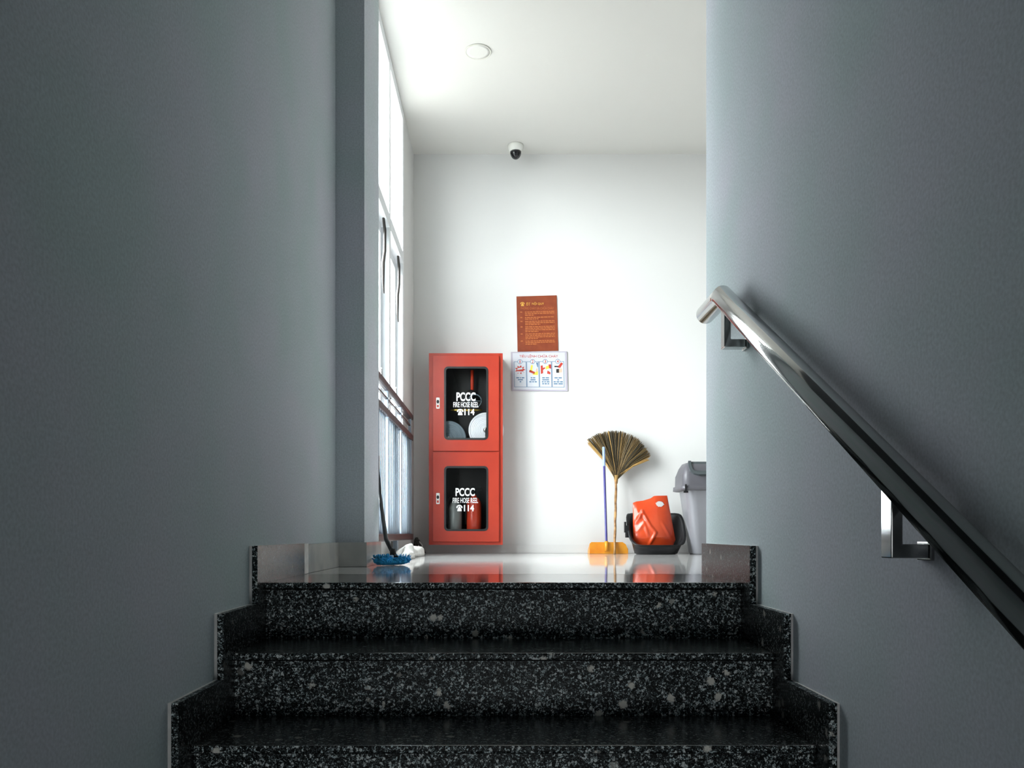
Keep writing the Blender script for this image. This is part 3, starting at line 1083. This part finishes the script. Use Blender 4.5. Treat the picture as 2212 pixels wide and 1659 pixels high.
# ------------------------------------------------------------------ orange carrier bag standing in the tub
def carrier_bag():
    Y = 5.60
    t = MB()
    n, m = 64, 72
    topc = [(0.0, 1086), (0.10, 1083), (0.30, 1081), (0.52, 1076), (0.62, 1071), (0.70, 1070.5), (1.0, 1070)]
    def top(u):
        for (a, p), (c, q) in zip(topc, topc[1:]):
            if u <= c: return p + (q - p) * (u - a) / (c - a)
        return topc[-1][1]
    def left(v): return 1368.5 - 1.0 * v - 2.5 * max(0, v - 0.8) * 0
    def right(v): return 1443 + 17 * min(1, v * 1.22)
    hc, hrx, hry = (1426.5, 1088.5), 9.5, 6.2
    rnd = random.Random(2)
    waves = [(rnd.uniform(-9, 9), rnd.uniform(-9, 9), rnd.uniform(0, 6.28)) for _ in range(7)]
    creases = [(0.06, 0.42, 0.24, 0.22, 1.0, 0.06), (0.24, 0.22, 0.40, 0.52, 1.0, 0.055), (0.40, 0.52, 0.52, 0.66, 0.9, 0.05), (0.52, 0.66, 0.36, 0.88, 0.9, 0.05),
               (0.10, 0.60, 0.26, 0.44, 0.7, 0.06), (0.26, 0.44, 0.34, 0.70, 0.6, 0.05), (0.72, 0.50, 0.90, 0.80, 0.4, 0.06), (0.08, 0.10, 0.18, 0.40, 0.4, 0.08)]

    def sheet(sgn):
        g = []
        for j in range(m + 1):
            v = j / m
            row = []
            for i in range(n + 1):
                u = i / n
                px = left(v) + (right(v) - left(v)) * u
                nar = 1 - 0.22 * max(0.0, (v - 0.80) / 0.20)
                px = 1412 + (px - 1412) * nar
                py = top(u) + (1189 - top(u)) * v
                dx, dy = (px - hc[0]) / hrx, (py - hc[1]) / hry
                d = math.hypot(dx, dy)
                if 0.80 < d < 1.22:                       # draw the hole's edge to a clean oval
                    px = hc[0] + dx / d * hrx
                    py = hc[1] + dy / d * hry
                bulge = (1 - 0.5 * max(0.0, (v - 0.75) / 0.25)) * (math.sin(PI * u) ** 0.6) * (math.sin(PI * min(1, 0.04 + 0.75 * v)) ** 0.8)
                wv = sum(math.sin(a * u + c * v + p) for a, c, p in waves) / 7
                fold = 0.0
                for (u0, v0, u1, v1, hgt, wid) in creases:
                    lx, ly = u1 - u0, v1 - v0
                    ll = lx * lx + ly * ly
                    tt = max(0.0, min(1.0, ((u - u0) * lx + (v - v0) * ly) / ll))
                    dd = math.hypot(u - u0 - lx * tt, v - v0 - ly * tt)
                    fold += hgt * max(0.0, 1 - dd / wid) * math.sin(PI * min(1, 0.15 + 0.7 * tt))
                y = Y + sgn * 0.050 * bulge + (wv * 0.008 * bulge - fold * 0.012 * min(1, 2 * bulge)) * (1 if sgn < 0 else 0.5)
                p = at(px, py, Y)
                row.append((t.bm.verts.new((p.x, y + (0.03 * (1 - v) if True else 0), p.z)), d))
            g.append(row)
        for j in range(m):
            for i in range(n):
                q = [g[j][i], g[j][i + 1], g[j + 1][i + 1], g[j + 1][i]]
                if all(k[1] < 1.23 for k in q): continue
                t.face([k[0] for k in q], True)
        return g
    a, c = sheet(-1), sheet(1)
    # close sides and bottom
    for j in range(m):
        t.face([a[j][0][0], a[j + 1][0][0], c[j + 1][0][0], c[j][0][0]], True)
        t.face([a[j][n][0], a[j + 1][n][0], c[j + 1][n][0], c[j][n][0]], True)
    for i in range(n):
        t.face([a[m][i][0], a[m][i + 1][0], c[m][i + 1][0], c[m][i][0]], True)
    o = t.build('carrier_bag', M['orange'])
    tag(o, 'orange plastic carrier bag with punched handle standing in the black tub', 'bag')


carrier_bag()

# ------------------------------------------------------------------ grey swing-lid bin
def grey_bin():
    by0, by1 = 5.44, 5.74
    xc = 1.392
    t = thing('swing_bin', 'tall grey waste bin with dark swing lid behind the wall corner', 'bin', (xc, (by0 + by1) / 2, 0))
    ym = (by0 + by1) / 2
    def loop(hw, hd, z, r, yo=0.0): return super_loop(xc - hw, xc + hw, ym - hd + yo, ym + hd + yo, r, z)
    b = MB()
    b.loft([loop(0.088, 0.095, 0.001, 0.05), loop(0.096, 0.103, 0.012, 0.055), loop(0.128, 0.128, 0.25, 0.06), loop(0.156, 0.146, 0.455, 0.065), loop(0.160, 0.149, 0.462, 0.066)])
    b.build('bin_body', M['bin_grey'], t)
    b = MB()
    b.loft([loop(0.176, 0.160, 0.436, 0.05), loop(0.192, 0.168, 0.440, 0.05), loop(0.190, 0.166, 0.468, 0.05), loop(0.180, 0.156, 0.472, 0.05), loop(0.178, 0.152, 0.54, 0.045), loop(0.160, 0.120, 0.595, 0.04), loop(0.142, 0.090, 0.626, 0.03), loop(0.130, 0.080, 0.628, 0.03)])
    lid = b.build('lid', M['bin_lid'], t)
    # swing flap in a raised rim on the sloping front
    q = MB()
    prof = [(0.60, 0.632), (1.0, 0.0)]
    def slope(u, v, lift):      # u -1..1 across, v 0 bottom ..1 top of the front slope
        y = (ym - 0.157) + (0.075) * v
        z = 0.535 + 0.098 * v
        return Vector((xc + u * 0.150 * (1 - 0.12 * v), y - lift, z + lift * 0.6))
    nn = 12
    outer, inner = [], []
    pts = [(-1, 1), (-0.98, 0.6), (-0.90, 0.25), (-0.74, 0.08), (-0.5, 0.0), (0.5, 0.0), (0.74, 0.08), (0.90, 0.25), (0.98, 0.6), (1, 1)]
    q.loft([[slope(u, v, -0.004) for u, v in pts], [slope(u, v, 0.012) for u, v in pts], [slope(u * 0.86, 0.16 + v * 0.84, 0.012) for u, v in pts], [slope(u * 0.86, 0.16 + v * 0.84, 0.002) for u, v in pts]], False, False, False, False)
    q.face(q.verts([slope(u * 0.86, 0.16 + v * 0.84, 0.003) for u, v in pts]))
    q.build('swing_flap', M['bin_flap'], lid)
    q = MB()
    q.box(xc - 0.172, xc - 0.160, ym - 0.172, ym - 0.166, 0.425, 0.475)
    q.box(xc - 0.180, xc - 0.150, ym - 0.170, ym - 0.160, 0.418, 0.432)
    q.build('clip', M['black_plastic'], t)


grey_bin()

# ------------------------------------------------------------------ blue flat mop leaning behind the pillar
def blue_mop():
    cl, cr = Vector((-0.572, 3.58, 0.0)), Vector((-0.442, 3.70, 0.0))
    d = (cr - cl)
    L_ = d.length
    d.normalize()
    s = Vector((-d.y, d.x, 0))
    mid = (cl + cr) / 2
    t = thing('flat_mop', 'blue fluffy floor mop with dark handle leaning beside the pillar', 'mop', mid)
    b = MB()
    b.use(M['mop_dark'])
    rnd = random.Random(11)
    nu, nv = 40, 18
    loops = []
    for i in range(nu + 1):
        u = i / nu
        e = max(0.12, (1 - abs(2 * u - 1) ** 6)) ** 0.5
        c = cl + d * L_ * u
        l = []
        for k in range(nv):
            a = 2 * PI * k / nv
            rr = 1 + rnd.uniform(-0.14, 0.14)
            l.append(c + s * (0.036 * e * rr * math.cos(a)) + Vector((0, 0, max(0.002, 0.021 + 0.019 * e * rr * math.sin(a)))))
        loops.append(l)
    b.loft(loops)
    b.use(M['mop_light'])
    for k in range(260):
        u = rnd.random()
        a = rnd.uniform(-0.2, PI * 1.05)
        light = u > 0.38 and rnd.random() < 0.75 and a > 0.8
        b.use(M['mop_light'] if light else M['mop_dark'])
        c = cl + d * L_ * (0.02 + 0.96 * u)
        n = s * (-math.cos(a)) + Vector((0, 0, math.sin(a)))
        p = c + Vector((0, 0, 0.021)) + s * (-0.034 * math.cos(a)) + Vector((0, 0, 0.017 * math.sin(a)))
        j = Vector((rnd.uniform(-1, 1), rnd.uniform(-1, 1), rnd.uniform(-1, 1))) * 0.006
        p2 = p + n * rnd.uniform(0.006, 0.013) + j
        p2.z = max(0.004, p2.z)
        b.tube([p, p.lerp(p2, 0.6), p2], [0.0036, 0.0034, 0.0018], 5)
    b.build('mop_head', None, t)
    # handle
    b = MB()
    h0 = Vector((mid.x + 0.008, mid.y, 0.052))
    pts = [h0, at(834, 1165, 3.70), at(829, 1130, 3.78), at(824, 1095, 3.86), at(820.5, 1062, 3.93), at(817.5, 1020, 3.96), at(816.5, 985, 3.97)]
    b.tube(pts, [0.0095, 0.0105, 0.0095, 0.0085, 0.0075, 0.007, 0.007], 12)
    b.build('handle', M['mop_handle'], t)
    b = MB()
    b.tube([h0 + Vector((0, 0, -0.016)), h0 + Vector((-0.003, 0.003, 0.022))], [0.017, 0.012], 12)
    b.box(mid.x - 0.022, mid.x + 0.030, mid.y - 0.016, mid.y + 0.016, 0.034, 0.044)
    b.build('joint', M['black_plastic'], t)


blue_mop()

# ------------------------------------------------------------------ white rag and grey mop yarn by the corner
def rag():
    b = MB()
    rnd = random.Random(4)
    nu, nv = 48, 22
    xa, xb, ya, yb = -0.612, -0.520, 4.40, 5.40
    g = []
    ph = [rnd.uniform(0, 6) for _ in range(6)]
    for j in range(nv + 1):
        row = []
        for i in range(nu + 1):
            u, v = i / nu, j / nv
            e = (math.sin(PI * u) * math.sin(PI * v)) ** 0.35 if 0 < u < 1 and 0 < v < 1 else 0
            z = e * (0.072 + 0.014 * math.sin(9 * u + ph[0]) * math.sin(7 * v + ph[1]) + 0.010 * math.sin(17 * u - 9 * v + ph[2]))
            wob = 0.012 * math.sin(11 * u + 5 * v + ph[3])
            row.append(b.bm.verts.new((xa + (xb - xa) * v + wob * (v > .5), ya + (yb - ya) * u, 0.001 + max(0, z))))
        g.append(row)
    for j in range(nv):
        for i in range(nu):
            b.face([g[j][i], g[j][i + 1], g[j + 1][i + 1], g[j + 1][i]], True)
    b.face([r[0] for r in g] + g[-1][1:-1] + [r[-1] for r in reversed(g)] + list(reversed(g[0][1:-1])))
    tag(b.build('cleaning_rag', M['rag']), 'crumpled white rag on the floor along the foot of the railing', 'rag')


rag()


def yarn_head():
    b = MB()
    rnd = random.Random(8)
    c = at(903, 1195, 5.72)
    for m in (M['yarn'], M['rag']): b.use(m)
    for k in range(90):
        b.use(M['yarn'] if rnd.random() < 0.96 else M['rag'])
        a = rnd.uniform(0, 2 * PI)
        top = Vector((c.x - 0.012 + rnd.uniform(-.016, .016), 5.74 + rnd.uniform(-.02, .03), rnd.uniform(0.075, 0.100)))
        r = rnd.uniform(0.012, 0.046)
        end = Vector((c.x + 0.006 + r * math.cos(a), 5.72 + min(0.1, r * math.sin(a)), 0.005))
        m_ = top.lerp(end, 0.5) + Vector((rnd.uniform(-.010, .010), rnd.uniform(-.01, .01), 0.012))
        b.tube([top, m_, end], [0.004, 0.005, 0.004], 5)
    b.lathe([(0.014, 0.0), (0.016, 0.012), (0.008, 0.028)], (c.x - 0.012, 5.745, 0.088), 'Z', 12)
    tag(b.build('yarn_mop_head', None), 'dark grey yarn mop head slumped on the floor in the back corner', 'mop head')


yarn_head()
